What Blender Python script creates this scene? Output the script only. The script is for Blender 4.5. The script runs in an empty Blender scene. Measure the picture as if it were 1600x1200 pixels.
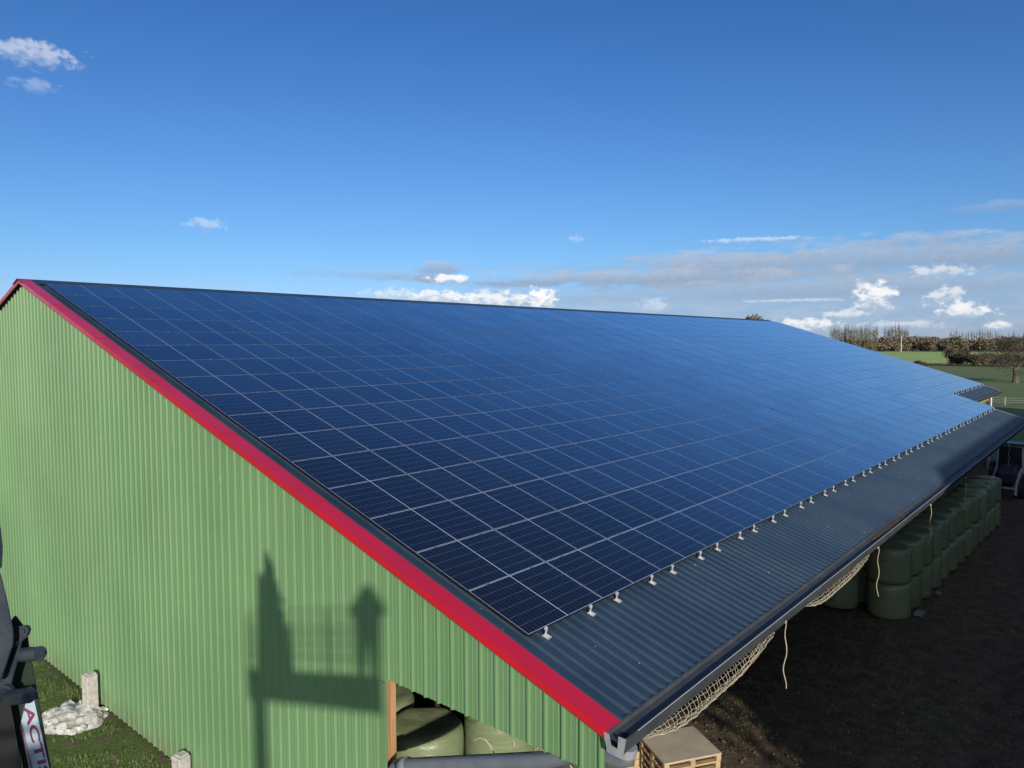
import bpy, bmesh, math, random
from mathutils import Vector, Matrix, noise
random.seed(7)
sc = bpy.context.scene
COL = sc.collection
rad = math.radians
# ------------------------------------------------------------------ camera
ZG = 5.379                                   # height of the panel field's lower edge above the ground
CAM = Vector((-7.3765, -5.9745, 3.8840 + ZG))
YAW, PITCH, ROLL, FPX = 0.703071, -0.057871, -0.0026035, 1141.6
F_ = Vector((math.cos(YAW)*math.cos(PITCH), math.sin(YAW)*math.cos(PITCH), math.sin(PITCH)))
r_ = Vector((math.sin(YAW), -math.cos(YAW), 0)); u_ = r_.cross(F_)
R2 = r_*math.cos(ROLL) + u_*math.sin(ROLL); U2 = -r_*math.sin(ROLL) + u_*math.cos(ROLL)
cd = bpy.data.cameras.new('camera'); cam = bpy.data.objects.new('camera', cd); COL.objects.link(cam)
cd.sensor_width = 36; cd.lens = 36*FPX/1600; cd.clip_start = 0.05; cd.clip_end = 9000
m = Matrix((R2, U2, -F_)).transposed().to_4x4(); m.translation = CAM; cam.matrix_world = m
sc.camera = cam
def ray(px, py):
    return (R2*((px-800)/FPX) + U2*(-(py-600)/FPX) + F_).normalized()
# ------------------------------------------------------------------ sun, exposure
SUN = Vector((0.588, 0.746, -0.313)).normalized()       # direction the light travels
EL = math.asin(-SUN.z)
sl = bpy.data.lights.new('sun', 'SUN'); sl.energy = 3.6; sl.angle = rad(0.9); sl.color = (1.0, 0.90, 0.76)
so = bpy.data.objects.new('sun', sl); COL.objects.link(so); so.rotation_euler = (-SUN).to_track_quat('Z', 'Y').to_euler()
vs = sc.view_settings; vs.view_transform = 'Standard'; vs.look = 'None'; vs.gamma = 1; vs.exposure = 0.25
# ------------------------------------------------------------------ node helpers
class NT:
    def __init__(s, nt): s.nt = nt; s.N = nt.nodes; s.L = nt.links
    def put(s, sock, v):
        if v is None: return
        if hasattr(v, 'is_output') or hasattr(v, 'links'): s.L.new(v, sock)
        else:
            if hasattr(sock.default_value, '__len__') and not hasattr(v, '__len__'): v = (v,)*len(sock.default_value)
            if hasattr(sock.default_value, '__len__') and len(sock.default_value) == 4 and len(v) == 3: v = (*v, 1)
            sock.default_value = v
    def math(s, op, a, b=None, c=None, clamp=False):
        n = s.N.new('ShaderNodeMath'); n.operation = op; n.use_clamp = clamp
        s.put(n.inputs[0], a); s.put(n.inputs[1], b)
        if c is not None: s.put(n.inputs[2], c)
        return n.outputs[0]
    def mix(s, f, a, b, mode='MIX'):
        n = s.N.new('ShaderNodeMix'); n.data_type = 'RGBA'; n.blend_type = mode
        s.put(n.inputs[0], f); s.put(n.inputs[6], a); s.put(n.inputs[7], b); return n.outputs[2]
    def noise(s, vec, scale, detail=4, rough=.55, dim='3D', dist=0):
        n = s.N.new('ShaderNodeTexNoise'); n.noise_dimensions = dim
        if vec is not None: s.put(n.inputs['Vector'], vec)
        n.inputs['Scale'].default_value = scale; n.inputs['Detail'].default_value = detail
        n.inputs['Roughness'].default_value = rough; n.inputs['Distortion'].default_value = dist; return n.outputs[0]
    def step(s, v, lo, hi, a=0.0, b=1.0):
        n = s.N.new('ShaderNodeMapRange'); n.interpolation_type = 'SMOOTHSTEP'
        s.put(n.inputs[0], v); s.put(n.inputs[1], lo); s.put(n.inputs[2], hi); s.put(n.inputs[3], a); s.put(n.inputs[4], b); return n.outputs[0]
    def sep(s, v):
        n = s.N.new('ShaderNodeSeparateXYZ'); s.put(n.inputs[0], v); return n.outputs
    def comb(s, x, y, z=0.0):
        n = s.N.new('ShaderNodeCombineXYZ'); s.put(n.inputs[0], x); s.put(n.inputs[1], y); s.put(n.inputs[2], z); return n.outputs[0]
    def vscale(s, v, k):
        n = s.N.new('ShaderNodeVectorMath'); n.operation = 'MULTIPLY'; s.put(n.inputs[0], v); n.inputs[1].default_value = k; return n.outputs[0]
    def bump(s, h, st, dist=.02, nrm=None):
        n = s.N.new('ShaderNodeBump'); s.put(n.inputs['Height'], h); n.inputs['Strength'].default_value = st; n.inputs['Distance'].default_value = dist
        if nrm is not None: s.put(n.inputs['Normal'], nrm)
        return n.outputs[0]
def mat(name, color=(.5,.5,.5), rough=.6, metal=0, spec=.5):
    m = bpy.data.materials.new(name); m.use_nodes = True
    b = m.node_tree.nodes['Principled BSDF']; t = NT(m.node_tree); t.b = b
    t.put(b.inputs['Base Color'], color); b.inputs['Roughness'].default_value = rough
    b.inputs['Metallic'].default_value = metal; b.inputs['Specular IOR Level'].default_value = spec
    return m, t
def coords(t, kind='Object'):
    n = t.N.new('ShaderNodeTexCoord'); return n.outputs[kind]
def geopos(t):
    n = t.N.new('ShaderNodeNewGeometry'); return n.outputs['Position']
def varied(name, c1, c2, scale=3, rough=.6, metal=0, bump=0, bscale=None, rr=.08, spec=.5, stretch=None, contrast=(.35,.65), detail=5):
    m, t = mat(name, c1, rough, metal, spec)
    p = coords(t)
    if stretch: p = t.vscale(p, stretch)
    n = t.noise(p, scale, detail, .6); f = t.step(n, *contrast)
    t.put(t.b.inputs['Base Color'], t.mix(f, c1, c2))
    t.put(t.b.inputs['Roughness'], t.math('ADD', t.math('MULTIPLY', f, rr), rough-rr/2))
    if bump: t.put(t.b.inputs['Normal'], t.bump(t.noise(p, bscale or scale*4, 5, .6), bump, .02))
    return m
# ------------------------------------------------------------------ world: sky with clouds far away
w = bpy.data.worlds.new('World'); sc.world = w; w.use_nodes = True
t = NT(w.node_tree); bg = t.N['Background']
sky = t.N.new('ShaderNodeTexSky'); sky.sky_type = 'NISHITA'; sky.sun_disc = False
sky.sun_elevation = EL; sky.sun_rotation = math.atan2(-SUN.x, -SUN.y); sky.altitude = 0; sky.air_density = 1.0; sky.dust_density = .35; sky.ozone_density = 2.2
d = t.N.new('ShaderNodeTexCoord').outputs['Generated']
nn = t.N.new('ShaderNodeVectorMath'); nn.operation = 'NORMALIZE'; t.put(nn.inputs[0], d)
X, Y, Z = t.sep(nn.outputs[0])
az = t.math('MULTIPLY', t.math('ARCTAN2', Y, X), 180/math.pi)
el = t.math('MULTIPLY', t.math('ARCSINE', Z), 180/math.pi)
ae = t.comb(az, el)
def azel(px, py):
    v = ray(px, py); return math.degrees(math.atan2(v.y, v.x)), math.degrees(math.asin(v.z))
hsv = t.N.new('ShaderNodeHueSaturation'); hsv.inputs['Saturation'].default_value = 1.0; hsv.inputs['Value'].default_value = 1.0
t.put(hsv.inputs['Color'], sky.outputs[0])
base = t.mix(1.0, hsv.outputs[0], t.mix(t.step(el, 2, 32), t.mix(t.step(el, 0, 7), (.50,.61,1.12), (.41,.64,.97)), t.mix(t.step(el, 26, 70), (.215,.495,.87), (.12,.33,.66))), 'MULTIPLY')
wn1 = t.noise(t.vscale(ae, (1.3, 1.9, 1)), 1.0, 8, .62)        # puffs
wn2 = t.noise(t.vscale(ae, (.055, .50, 1)), 1.0, 6, .6)         # long streaks
wn3 = t.noise(t.vscale(ae, (.35, 1.3, 1)), 1.0, 7, .65)
col = base
# stratus band low above the horizon
band = t.math('MULTIPLY', t.step(el, -1.0, 1.2), t.step(t.math('ADD', el, t.math('MULTIPLY', t.math('SUBTRACT', wn3, .5), -5.0)), 7.3, 4.6))
sidem = t.step(t.math('ADD', az, t.math('MULTIPLY', t.math('SUBTRACT', wn3, .5), -30)), 54, 33)
sidem = t.math('MULTIPLY', sidem, t.step(az, -70, -30))
lowgrey = t.math('MULTIPLY', t.step(el, 5.2, 3.2), .62)
streak = t.step(wn2, .42, .62)
bm = t.math('MULTIPLY', t.math('MULTIPLY', band, sidem), t.math('MAXIMUM', lowgrey, t.math('MULTIPLY', streak, .8)))
gcol = t.mix(t.step(wn3, .35, .7), (2.3, 3.35, 4.9), (3.2, 4.15, 5.4))
col = t.mix(bm, col, gcol)
# the grey shelf cloud
def ell(px, py, wx, wy, n, amt=1.0):
    a, e = azel(px, py); wx = wx/FPX*57.3; wy = wy/FPX*57.3
    dx = t.math('DIVIDE', t.math('SUBTRACT', az, a), wx); dy = t.math('DIVIDE', t.math('SUBTRACT', el, e), wy)
    r = t.math('SQRT', t.math('ADD', t.math('MULTIPLY', dx, dx), t.math('MULTIPLY', dy, dy)))
    return t.math('ADD', r, t.math('MULTIPLY', t.math('SUBTRACT', n, .5), -3.0*amt)), dy
for px, py, wx, wy, op in [(1120, 418, 150, 28, .8), (1400, 402, 280, 30, .75), (1000, 436, 380, 16, .8), (1300, 450, 330, 22, .6), (690, 420, 45, 15, .7), (1440, 375, 100, 12, .45), (1570, 322, 60, 9, .35), (560, 428, 110, 9, .3)]:
    r, dy = ell(px, py, wx, wy, wn3, .9)
    mk = t.math('MULTIPLY', t.step(r, 1.15, .35), op)
    cc = t.mix(t.step(t.math('ADD', dy, t.math('MULTIPLY', wn1, 1.2)), 0.1, 1.6), (2.35, 3.1, 4.3), (3.9, 4.5, 5.5))
    col = t.mix(mk, col, cc)
# sunlit cumulus
for px, py, wx, wy, op in [(843, 470, 26, 20, 1), (700, 437, 30, 8, .9), (765, 470, 55, 16, .8), (690, 466, 55, 12, .75), (1365, 466, 26, 22, .9), (1478, 465, 22, 14, .6), (1505, 486, 30, 12, .85),
                           (1465, 426, 38, 10, .5), (1260, 508, 45, 10, .8), (1320, 492, 28, 7, .55), (48, 84, 50, 14, .42), (54, 134, 24, 9, .2), (320, 352, 25, 9, .30), (900, 374, 12, 7, .2),
                           (1020, 480, 22, 16, .3), (1560, 508, 14, 6, .7), (1410, 508, 50, 6, .4), (1240, 470, 60, 3, .35), (1180, 375, 70, 4, .35), (620, 460, 50, 9, .5)]:
    r, dy = ell(px, py, wx, wy, wn1, 1.0)
    mk = t.math('MULTIPLY', t.step(r, 1.25, .5), op)
    cc = t.mix(t.step(t.math('ADD', dy, t.math('MULTIPLY', t.math('SUBTRACT', wn1, .5), 3.4)), -.75, .45), (3.2, 4.1, 5.4), (8.0, 8.0, 7.9))
    col = t.mix(mk, col, cc)
wn4 = t.noise(t.vscale(nn.outputs[0], (1, 1, 2.2)), 2.6, 5, .55)  # unseen white clouds added behind the camera to lift the ambient fill
rear_fill = t.math('MULTIPLY', t.step(wn4, .44, .58), t.step(t.math('ADD', t.math('MULTIPLY', X, .76), t.math('MULTIPLY', Y, .64)), -.12, -.45))
rear_fill = t.math('MULTIPLY', rear_fill, t.step(el, -2, 6))
col = t.mix(rear_fill, col, (7.5, 7.4, 7.3))
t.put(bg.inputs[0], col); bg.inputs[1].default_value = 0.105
# ------------------------------------------------------------------ mesh helpers
class MB:
    def __init__(s): s.v = []; s.f = []; s.m = []; s.uv = {}
    def add(s, vs, fs, mi=0):
        o = len(s.v); s.v += [Vector(a) for a in vs]
        for f in fs: s.f.append([i+o for i in f]); s.m.append(mi)
        return s
    def quad(s, a, b, c, d, mi=0, uv=None):
        s.add([a, b, c, d], [(0, 1, 2, 3)], mi)
        if uv: s.uv[len(s.f)-1] = uv
        return s
    def box(s, c, sz, rot=None, mi=0):
        c = Vector(c); h = Vector(sz)*.5; vs = []
        for x in (-1, 1):
            for y in (-1, 1):
                for z in (-1, 1):
                    p = Vector((x*h.x, y*h.y, z*h.z))
                    if rot is not None: p = rot @ p
                    vs.append(c+p)
        return s.add(vs, [(0,1,3,2), (4,6,7,5), (0,4,5,1), (2,3,7,6), (0,2,6,4), (1,5,7,3)], mi)
    def bar(s, a, b, wd, ht=None, up=(0,0,1), mi=0):
        a = Vector(a); b = Vector(b); ht = ht or wd; x = (b-a); L = x.length; x.normalize()
        up = Vector(up)
        if abs(x.dot(up)) > .98: up = Vector((1,0,0))
        y = up.cross(x).normalized(); z = x.cross(y)
        return s.box((a+b)/2, (L, wd, ht), Matrix((x, y, z)).transposed(), mi)
    def tube(s, pts, r, n=10, cap=True, mi=0):
        pts = [Vector(p) for p in pts]; rs = r if hasattr(r, '__len__') else [r]*len(pts)
        rings = []; px = None
        for i, p in enumerate(pts):
            d = (pts[min(i+1, len(pts)-1)] - pts[max(i-1, 0)])
            if d.length < 1e-9: d = Vector((0,0,1))
            d.normalize()
            if px is None: px = d.orthogonal().normalized()
            else:
                px = (px - d*px.dot(d))
                px = px.normalized() if px.length > 1e-6 else d.orthogonal().normalized()
            py = d.cross(px); rings.append([p + (px*math.cos(k*2*math.pi/n) + py*math.sin(k*2*math.pi/n))*rs[i] for k in range(n)])
        vs = [v for R in rings for v in R]; fs = []
        for i in range(len(rings)-1):
            for k in range(n): fs.append((i*n+k, i*n+(k+1)%n, (i+1)*n+(k+1)%n, (i+1)*n+k))
        if cap: fs.append(tuple(range(n))[::-1]); fs.append(tuple((len(rings)-1)*n+k for k in range(n)))
        return s.add(vs, fs, mi)
    def prism(s, pts, d, mi=0):                 # polygon extruded by vector d
        pts = [Vector(p) for p in pts]; n = len(pts); d = Vector(d)
        fs = [tuple(range(n)), tuple(range(2*n-1, n-1, -1))] + [(i, i+n, (i+1)%n+n, (i+1)%n) for i in range(n)]
        return s.add(pts+[p+d for p in pts], fs, mi)
    def mesh(s, name, mats, smooth=False):
        me = bpy.data.meshes.new(name); me.from_pydata([tuple(v) for v in s.v], [], s.f)
        for m_ in (mats if isinstance(mats, (list, tuple)) else [mats]): me.materials.append(m_)
        me.polygons.foreach_set('material_index', s.m)
        if smooth: me.polygons.foreach_set('use_smooth', [True]*len(s.f))
        if s.uv:
            ul = me.uv_layers.new(name='UVMap')
            for fi, uv in s.uv.items():
                for k, li in enumerate(me.polygons[fi].loop_indices): ul.data[li].uv = uv[k]
        me.validate(); me.update(); return me
    def build(s, name, mats, parent=None, smooth=False, bevel=0, auto=None):
        me = s.mesh(name, mats, smooth)
        if bevel or auto:
            bm = bmesh.new(); bm.from_mesh(me)
            bmesh.ops.recalc_face_normals(bm, faces=bm.faces)
            if bevel: bmesh.ops.bevel(bm, geom=bm.edges[:], offset=bevel, segments=1, affect='EDGES', clamp_overlap=True)
            bm.to_mesh(me); bm.free()
        if auto: me.set_sharp_from_angle(angle=rad(auto)); 
        if auto: me.polygons.foreach_set('use_smooth', [True]*len(me.polygons))
        o = bpy.data.objects.new(name, me); COL.objects.link(o)
        if parent is not None: o.parent = parent
        return o
def tag(o, label=None, cat=None, group=None, kind=None):
    if label: o['label'] = label
    if cat: o['category'] = cat
    if group: o['group'] = group
    if kind: o['kind'] = kind
    return o
def thing(name, label, cat, loc=(0,0,0), group=None, rz=0):
    o = bpy.data.objects.new(name, None); o.empty_display_size = .2; COL.objects.link(o); o.location = loc; o.rotation_euler = (0, 0, rz)
    return tag(o, label, cat, group)
def dup(o, loc=None, rz=None, label=None, scale=None):
    c = o.copy(); COL.objects.link(c)
    if loc is not None: c.location = loc
    if rz is not None: c.rotation_euler = (0, 0, rz)
    if scale is not None: c.scale = scale
    if label: c['label'] = label
    for ch in o.children:
        d = ch.copy(); COL.objects.link(d); d.parent = c
        for g in ch.children:
            e = g.copy(); COL.objects.link(e); e.parent = d
    return c
ORD = ['zeroth','first','second','third','fourth','fifth','sixth','seventh','eighth','ninth','tenth','eleventh','twelfth','thirteenth','fourteenth','fifteenth','sixteenth','seventeenth','eighteenth','nineteenth','twentieth',
       'twenty-first','twenty-second','twenty-third','twenty-fourth','twenty-fifth','twenty-sixth','twenty-seventh','twenty-eighth','twenty-ninth','thirtieth','thirty-first']
# roof plane: u along the ridge, s up the slope from the lower panel edge, off above the panels' plane
A = 0.3059305; CA, SA = math.cos(A), math.sin(A)
def RP(u, s, off=0): return Vector((u, s*CA - off*SA, s*SA + off*CA + ZG))
PU, PVV = 1.80, 1.154
SH = -0.12; S_E, S_R = -1.62, 19.25          # sheet offset, eave, ridge
U0, U1, U2E = -0.34, 43.35, 56.1; S_E2 = 1.30
RIDGE = RP(0, S_R, SH); YR, ZR = RIDGE.y, RIDGE.z
def mirror(p): return Vector((p.x, 2*YR - p.y, p.z))
# ------------------------------------------------------------------ materials
M = {}
# wall cladding: painted steel
m_, t = mat('green_cladding', (.13,.27,.095), .42, 0, .5); p = geopos(t)
nz = t.noise(p, .35, 3, .5); fine = t.noise(t.vscale(p, (6, 6, .9)), 1.2, 6, .65)
c = t.mix(t.step(nz, .3, .7), (.135,.255,.120), (.16,.295,.137))
c = t.mix(t.math('MULTIPLY', t.step(fine, .5, .75), .22), c, (.21,.31,.19))
scr = t.noise(t.vscale(p, (30, 30, 1.6)), 1.0, 3, .5); patch = t.noise(p, .9, 2, .5)
yy_ = t.sep(p)[1]; lap = t.math('LESS_THAN', t.math('FRACT', t.math('DIVIDE', t.math('ADD', yy_, 50.0), 1.1)), .012); c = t.mix(t.math('MULTIPLY', lap, .6), c, (.06,.12,.06))
shn = t.N.new('ShaderNodeTexWhiteNoise'); shn.noise_dimensions = '1D'; t.put(shn.inputs['W'], t.math('FLOOR', t.math('DIVIDE', t.math('ADD', yy_, 50.0), 1.1))); c = t.mix(t.math('MULTIPLY', shn.outputs['Value'], .22), c, (.20,.33,.19))
zz = t.sep(p)[2]; c = t.mix(t.math('MULTIPLY', t.math('MULTIPLY', t.step(zz, .75, .0), t.step(t.noise(t.vscale(p, (3,3,1)), 2.0, 5, .7), .35, .7)), .7), c, (.17,.13,.09))
c = t.mix(t.math('MULTIPLY', t.math('MULTIPLY', t.step(scr, .70, .76), t.step(patch, .52, .66)), .75), c, (.55,.62,.5))
t.put(t.b.inputs['Base Color'], c); t.put(t.b.inputs['Roughness'], t.math('ADD', t.math('MULTIPLY', fine, .25), .33))
t.put(t.b.inputs['Normal'], t.bump(t.noise(p, 1.3, 3, .5), .12, .03))
M['wall'] = m_
m_, t = mat('roof_sheet', (.028,.036,.046), .36, 0, .4); p = geopos(t)
n1 = t.noise(p, .6, 5, .6); n2 = t.noise(p, 14, 4, .7); spk = t.noise(p, 30, 2, .5)
c = t.mix(t.step(n1, .3, .7), (.022,.046,.084), (.034,.064,.106)); c = t.mix(t.math('MULTIPLY', t.step(n2, .5, .8), .35), c, (.075,.08,.08))
vor = t.N.new('ShaderNodeTexVoronoi'); t.put(vor.inputs['Vector'], p); vor.inputs['Scale'].default_value = 4.0
c = t.mix(t.step(vor.outputs['Distance'], .045, .03), c, (.45,.47,.48))
t.put(t.b.inputs['Base Color'], c); t.put(t.b.inputs['Roughness'], t.math('ADD', t.math('MULTIPLY', n1, .2), .32))
M['sheet'] = m_
M['trim'] = varied('red_trim_paint', (.62,.008,.030), (.54,.008,.028), .8, .30, rr=.1, spec=.8)
_b = M['trim'].node_tree.nodes['Principled BSDF']; _b.inputs['Coat Weight'].default_value = .45; _b.inputs['Coat Roughness'].default_value = .25; _b.inputs['Coat IOR'].default_value = 1.8
M['gutter'] = varied('slate_gutter_paint', (.040,.052,.066), (.055,.064,.074), 2.5, .68, rr=.2)
M['gutter_end'] = varied('galvanised_steel', (.42,.45,.50), (.32,.35,.40), 6, .45, .3)
M['pipe'] = varied('grey_plastic_pipe', (.17,.19,.22), (.14,.16,.19), 3, .35)
M['alu'] = varied('aluminium', (.74,.75,.76), (.62,.63,.64), 20, .4, .35)
M['frame'] = varied('black_anodised_frame', (.005,.005,.007), (.009,.009,.011), 5, .5)
M['wall_screw'] = varied('wall_screw_heads', (.10,.20,.09), (.16,.28,.15), 9, .4)
M['clamp'] = varied('clamp_metal', (.5,.51,.53), (.4,.41,.43), 20, .4, .9)
M['timber'] = varied('pale_timber', (.55,.34,.17), (.42,.25,.12), 2.2, .7, stretch=(8,8,.6), bump=.2, bscale=6)
M['pallet'] = varied('raw_pallet_wood', (.52,.38,.22), (.40,.28,.16), 3, .75, stretch=(1,1,3), bump=.2, bscale=12)
M['ply'] = varied('weathered_board', (.46,.42,.34), (.56,.49,.38), 2.2, .7, bump=.15, bscale=9)
M['rope'] = varied('cream_rope', (.58,.52,.40), (.42,.38,.29), 30, .8)
M['concrete'] = varied('pale_concrete', (.58,.56,.52), (.42,.40,.36), 7, .85, bump=.5, bscale=22)
M['interior'] = varied('dark_grey_steel', (.06,.065,.07), (.04,.045,.05), 2, .6)
# bale wrap
m_, t = mat('bale_wrap', (.12,.17,.075), .32, 0, .5); p = geopos(t)
oi = t.N.new('ShaderNodeObjectInfo').outputs['Random']
wr = t.noise(t.vscale(p, (2.5, 2.5, 9)), 1.0, 5, .6, dist=.6); w2 = t.noise(p, 9, 5, .6)
c = t.mix(oi, (.15,.20,.105), (.20,.25,.14)); c = t.mix(t.math('MULTIPLY', t.step(wr, .4, .75), .4), c, (.29,.32,.19))
t.put(t.b.inputs['Base Color'], c); t.put(t.b.inputs['Roughness'], t.math('ADD', t.math('MULTIPLY', w2, .3), .2))
hh = t.math('ADD', t.math('MULTIPLY', wr, 1.0), t.math('MULTIPLY', w2, .35))
t.put(t.b.inputs['Normal'], t.bump(hh, .5, .045)); M['bale'] = m_
# solar glass: cells under glass, UV in metres across the module
GL, GW = PU-.012, PVV-.012
m_, t = mat('solar_glass', (.01,.015,.03), .16, 0, .5)
uvn = t.N.new('ShaderNodeTexCoord').outputs['UV']; ux, uy, _ = t.sep(uvn)
def dist_line(x, period, off=0.0):            # distance to the nearest multiple of period
    q = t.math('DIVIDE', t.math('ADD', x, off), period); fr = t.math('FRACT', q)
    return t.math('MULTIPLY', t.math('MINIMUM', fr, t.math('SUBTRACT', 1.0, fr)), period)
edge = t.math('MINIMUM', t.math('MINIMUM', ux, t.math('SUBTRACT', GL, ux)), t.math('MINIMUM', uy, t.math('SUBTRACT', GW, uy)))
white = t.math('LESS_THAN', edge, .0075)
cen = t.math('LESS_THAN', t.math('ABSOLUTE', t.math('SUBTRACT', ux, GL/2)), .0055)
rows = t.math('LESS_THAN', dist_line(uy, GW/6), .0022)
cols = t.math('LESS_THAN', dist_line(ux, GL/20), .0012)
bus = t.math('LESS_THAN', dist_line(uy, GW/60, .006), .0006)
oi = t.N.new('ShaderNodeObjectInfo').outputs['Random']
cell = t.mix(oi, (.0015,.004,.012), (.0035,.008,.020))
c = t.mix(t.math('MULTIPLY', bus, .35), cell, (.18,.2,.25)); c = t.mix(t.math('MULTIPLY', cols, .4), c, (.24,.28,.36)); c = t.mix(rows, c, (.13,.16,.23))
c = t.mix(t.math('MAXIMUM', white, cen), c, (.66,.78,1.0))
t.put(t.b.inputs['Base Color'], c)
t.b.inputs['Roughness'].default_value = .5; t.b.inputs['Specular IOR Level'].default_value = .1
# anti-reflective solar glass: dark when looked into, a strong mirror at grazing angles
p = geopos(t); nb_ = t.bump(t.noise(p, .8, 2, .5), .05, .02)
lw = t.N.new('ShaderNodeLayerWeight'); lw.inputs['Blend'].default_value = .5; t.put(lw.inputs['Normal'], nb_)
fc = t.N.new('ShaderNodeFloatCurve'); cv = fc.mapping.curves[0]
cv.points[0].location = (0, .04); cv.points[1].location = (1, 1)
for x_, y_ in ((.40, .05), (.50, .08), (.60, .18), (.62, .21), (.67, .33), (.75, .50), (.82, .67), (.89, .83)): cv.points.new(x_, y_)
fc.mapping.update(); t.put(fc.inputs['Value'], lw.outputs['Facing'])
gl = t.N.new('ShaderNodeBsdfGlossy'); t.put(gl.inputs['Color'], t.mix(oi, (.86,.89,.93), (.98,.99,1)))
dn = t.noise(p, 1.4, 5, .7); t.put(gl.inputs['Roughness'], t.math('ADD', t.math('MULTIPLY', dn, .08), .08)); t.put(gl.inputs['Normal'], nb_)
mx = t.N.new('ShaderNodeMixShader'); t.put(mx.inputs[0], fc.outputs[0]); t.L.new(t.b.outputs[0], mx.inputs[1]); t.L.new(gl.outputs[0], mx.inputs[2])
t.L.new(mx.outputs[0], t.N['Material Output'].inputs['Surface'])
M['glass'] = m_
# ------------------------------------------------------------------ ground
m_, t = mat('ground_mat', (.1,.08,.05), .95, 0, .2); p = geopos(t); gx, gy, gz = t.sep(p)
n1 = t.noise(p, .22, 5, .6); n2 = t.noise(p, 2.2, 6, .65); n3 = t.noise(p, 14, 6, .7); n0 = t.noise(p, .02, 4, .55)
dirt = t.mix(t.step(n2, .3, .7), (.075,.056,.04), (.155,.12,.085)); dirt = t.mix(t.step(n3, .5, .75), dirt, (.25,.205,.15))
grass = t.mix(t.step(n3, .3, .7), (.07,.115,.03), (.14,.20,.06)); 
# yard: mostly bare soil with grass patches; grass beyond
far = t.step(t.math('ADD', gx, t.math('MULTIPLY', t.math('SUBTRACT', n1, .5), 20)), 58, 66)
west = t.step(t.math('ADD', gx, t.math('MULTIPLY', t.math('SUBTRACT', n2, .5), 1.5)), .2, -.6)
gyard = t.math('MULTIPLY', t.step(n1, .60, .68), .35)
gf = t.math('MAXIMUM', far, t.math('MAXIMUM', gyard, t.math('MULTIPLY', west, t.step(n2, .66, .5))))
c = t.mix(gf, dirt, grass)
field = t.mix(t.step(n0, .35, .65), (.12,.185,.075), (.15,.21,.085)); field = t.mix(t.math('MULTIPLY', t.step(n1, .4, .7), .5), field, (.18,.19,.10))
c = t.mix(t.step(gx, 66, 95), c, field)
t.put(t.b.inputs['Base Color'], c)
t.put(t.b.inputs['Normal'], t.bump(t.math('ADD', n3, t.math('MULTIPLY', n2, 1.5)), .9, .08))
M['ground'] = m_
g = MB()
def gh(x, y):
    if x > 45 or x < -30 or y > 40 or y < -30: return 0.0
    k = .05*noise.noise((x*.5, y*.5, 0)) + .03*noise.noise((x*1.7, y*1.7, 3)) + .018*noise.noise((x*5, y*5, 7))
    if x > 1.5 and y < -2.5:                      # wheel ruts along the barn
        for yc in (-4.0, -5.9):
            q = (y - yc - .5*math.sin(x*.11))/.34; k += (-.085*math.exp(-q*q) + .045*math.exp(-(abs(q)-1.7)**2*2))*min(1, (x-1.5)/3)
    e = min(1, (45-x)/6, (x+30)/6, (40-y)/6, (y+30)/6)
    return (k-.03)*max(0, e)
def patchgrid(g, x0, x1, y0, y1, nx, ny):
    vs = [(x0+(x1-x0)*i/nx, y0+(y1-y0)*j/ny) for j in range(ny+1) for i in range(nx+1)]
    g.add([(x, y, gh(x, y)) for x, y in vs], [(j*(nx+1)+i, j*(nx+1)+i+1, (j+1)*(nx+1)+i+1, (j+1)*(nx+1)+i) for j in range(ny) for i in range(nx)])
patchgrid(g, -30, 45, -30, 40, 375, 350)
B = 6000
for (x0, x1, y0, y1) in [(-B, -30, -B, B), (45, B, -B, B), (-30, 45, -B, -30), (-30, 45, 40, B)]:
    g.add([(x0,y0,0), (x1,y0,0), (x1,y1,0), (x0,y1,0)], [(0,1,2,3)])
tag(g.build('ground', M['ground'], smooth=True), kind='structure')
# bright winter-cereal field beyond the hedge
m_, t = mat('field_mat', (.08,.17,.03), .95, 0, .15); p = geopos(t)
n1 = t.noise(t.vscale(p, (.01, .03, 1)), 1, 4, .6)
t.put(t.b.inputs['Base Color'], t.mix(t.step(n1, .35, .65), (.32,.44,.14), (.37,.49,.18))); M['field'] = m_
f = MB(); f.add([(322, -400, .03), (690, -500, .03), (760, 900, .03), (345, 800, .03)], [(0,1,2,3)])
tag(f.build('field', M['field']), kind='structure')
# ------------------------------------------------------------------ the barn
barn = thing('barn', 'long green clad farm barn with red verge trim and dark steel roof', 'barn')
def wall_strip(yA, yB, zb, name, x=-.30, ztop=None):
    """corrugated cladding in the plane x, from yA to yB, bottom zb, top following the roof"""
    P = .275; prof = [(0, 0), (.014, .036), (.040, .036), (.052, 0), (.105, 0), (.113, .0055), (.123, .0055), (.130, 0), (.185, 0), (.193, .0055), (.203, .0055), (.210, 0)]
    pts = []; k0 = math.floor(yA/P)
    k = k0
    while k*P < yB:
        for a, o in prof:
            y = k*P + a
            if yA < y < yB: pts.append((y, o))
        k += 1
    pts = [(yA, 0)] + pts + [(yB, 0)]
    mb = MB(); vs = []
    for y, o in pts:
        yy = y if y <= YR else 2*YR - y
        zt = ZR - (YR-yy)*math.tan(A) - .05
        vs += [(x-o, y, zb), (x-o, y, zt)]
    if pts[0][0] < YR < pts[-1][0]: pass
    fs = [(2*i, 2*i+2, 2*i+3, 2*i+1) for i in range(len(pts)-1)]
    mb.add(vs, fs); return mb
w1 = wall_strip(2.56, 2*YR+1.45, 0.05, 'gable_wall'); w1.build('gable_wall', M['wall'], barn)
w2_ = wall_strip(-1.40, 2.56, ZG-1.268, 'gable_apron'); w2_.build('gable_wall', M['wall'], barn)
# flat corner flashing beside the open bay
MB().box((-.335, 2.63, 2.03), (.01, .14, 4.05)).build('corner_flashing', M['wall'], barn)
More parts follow.
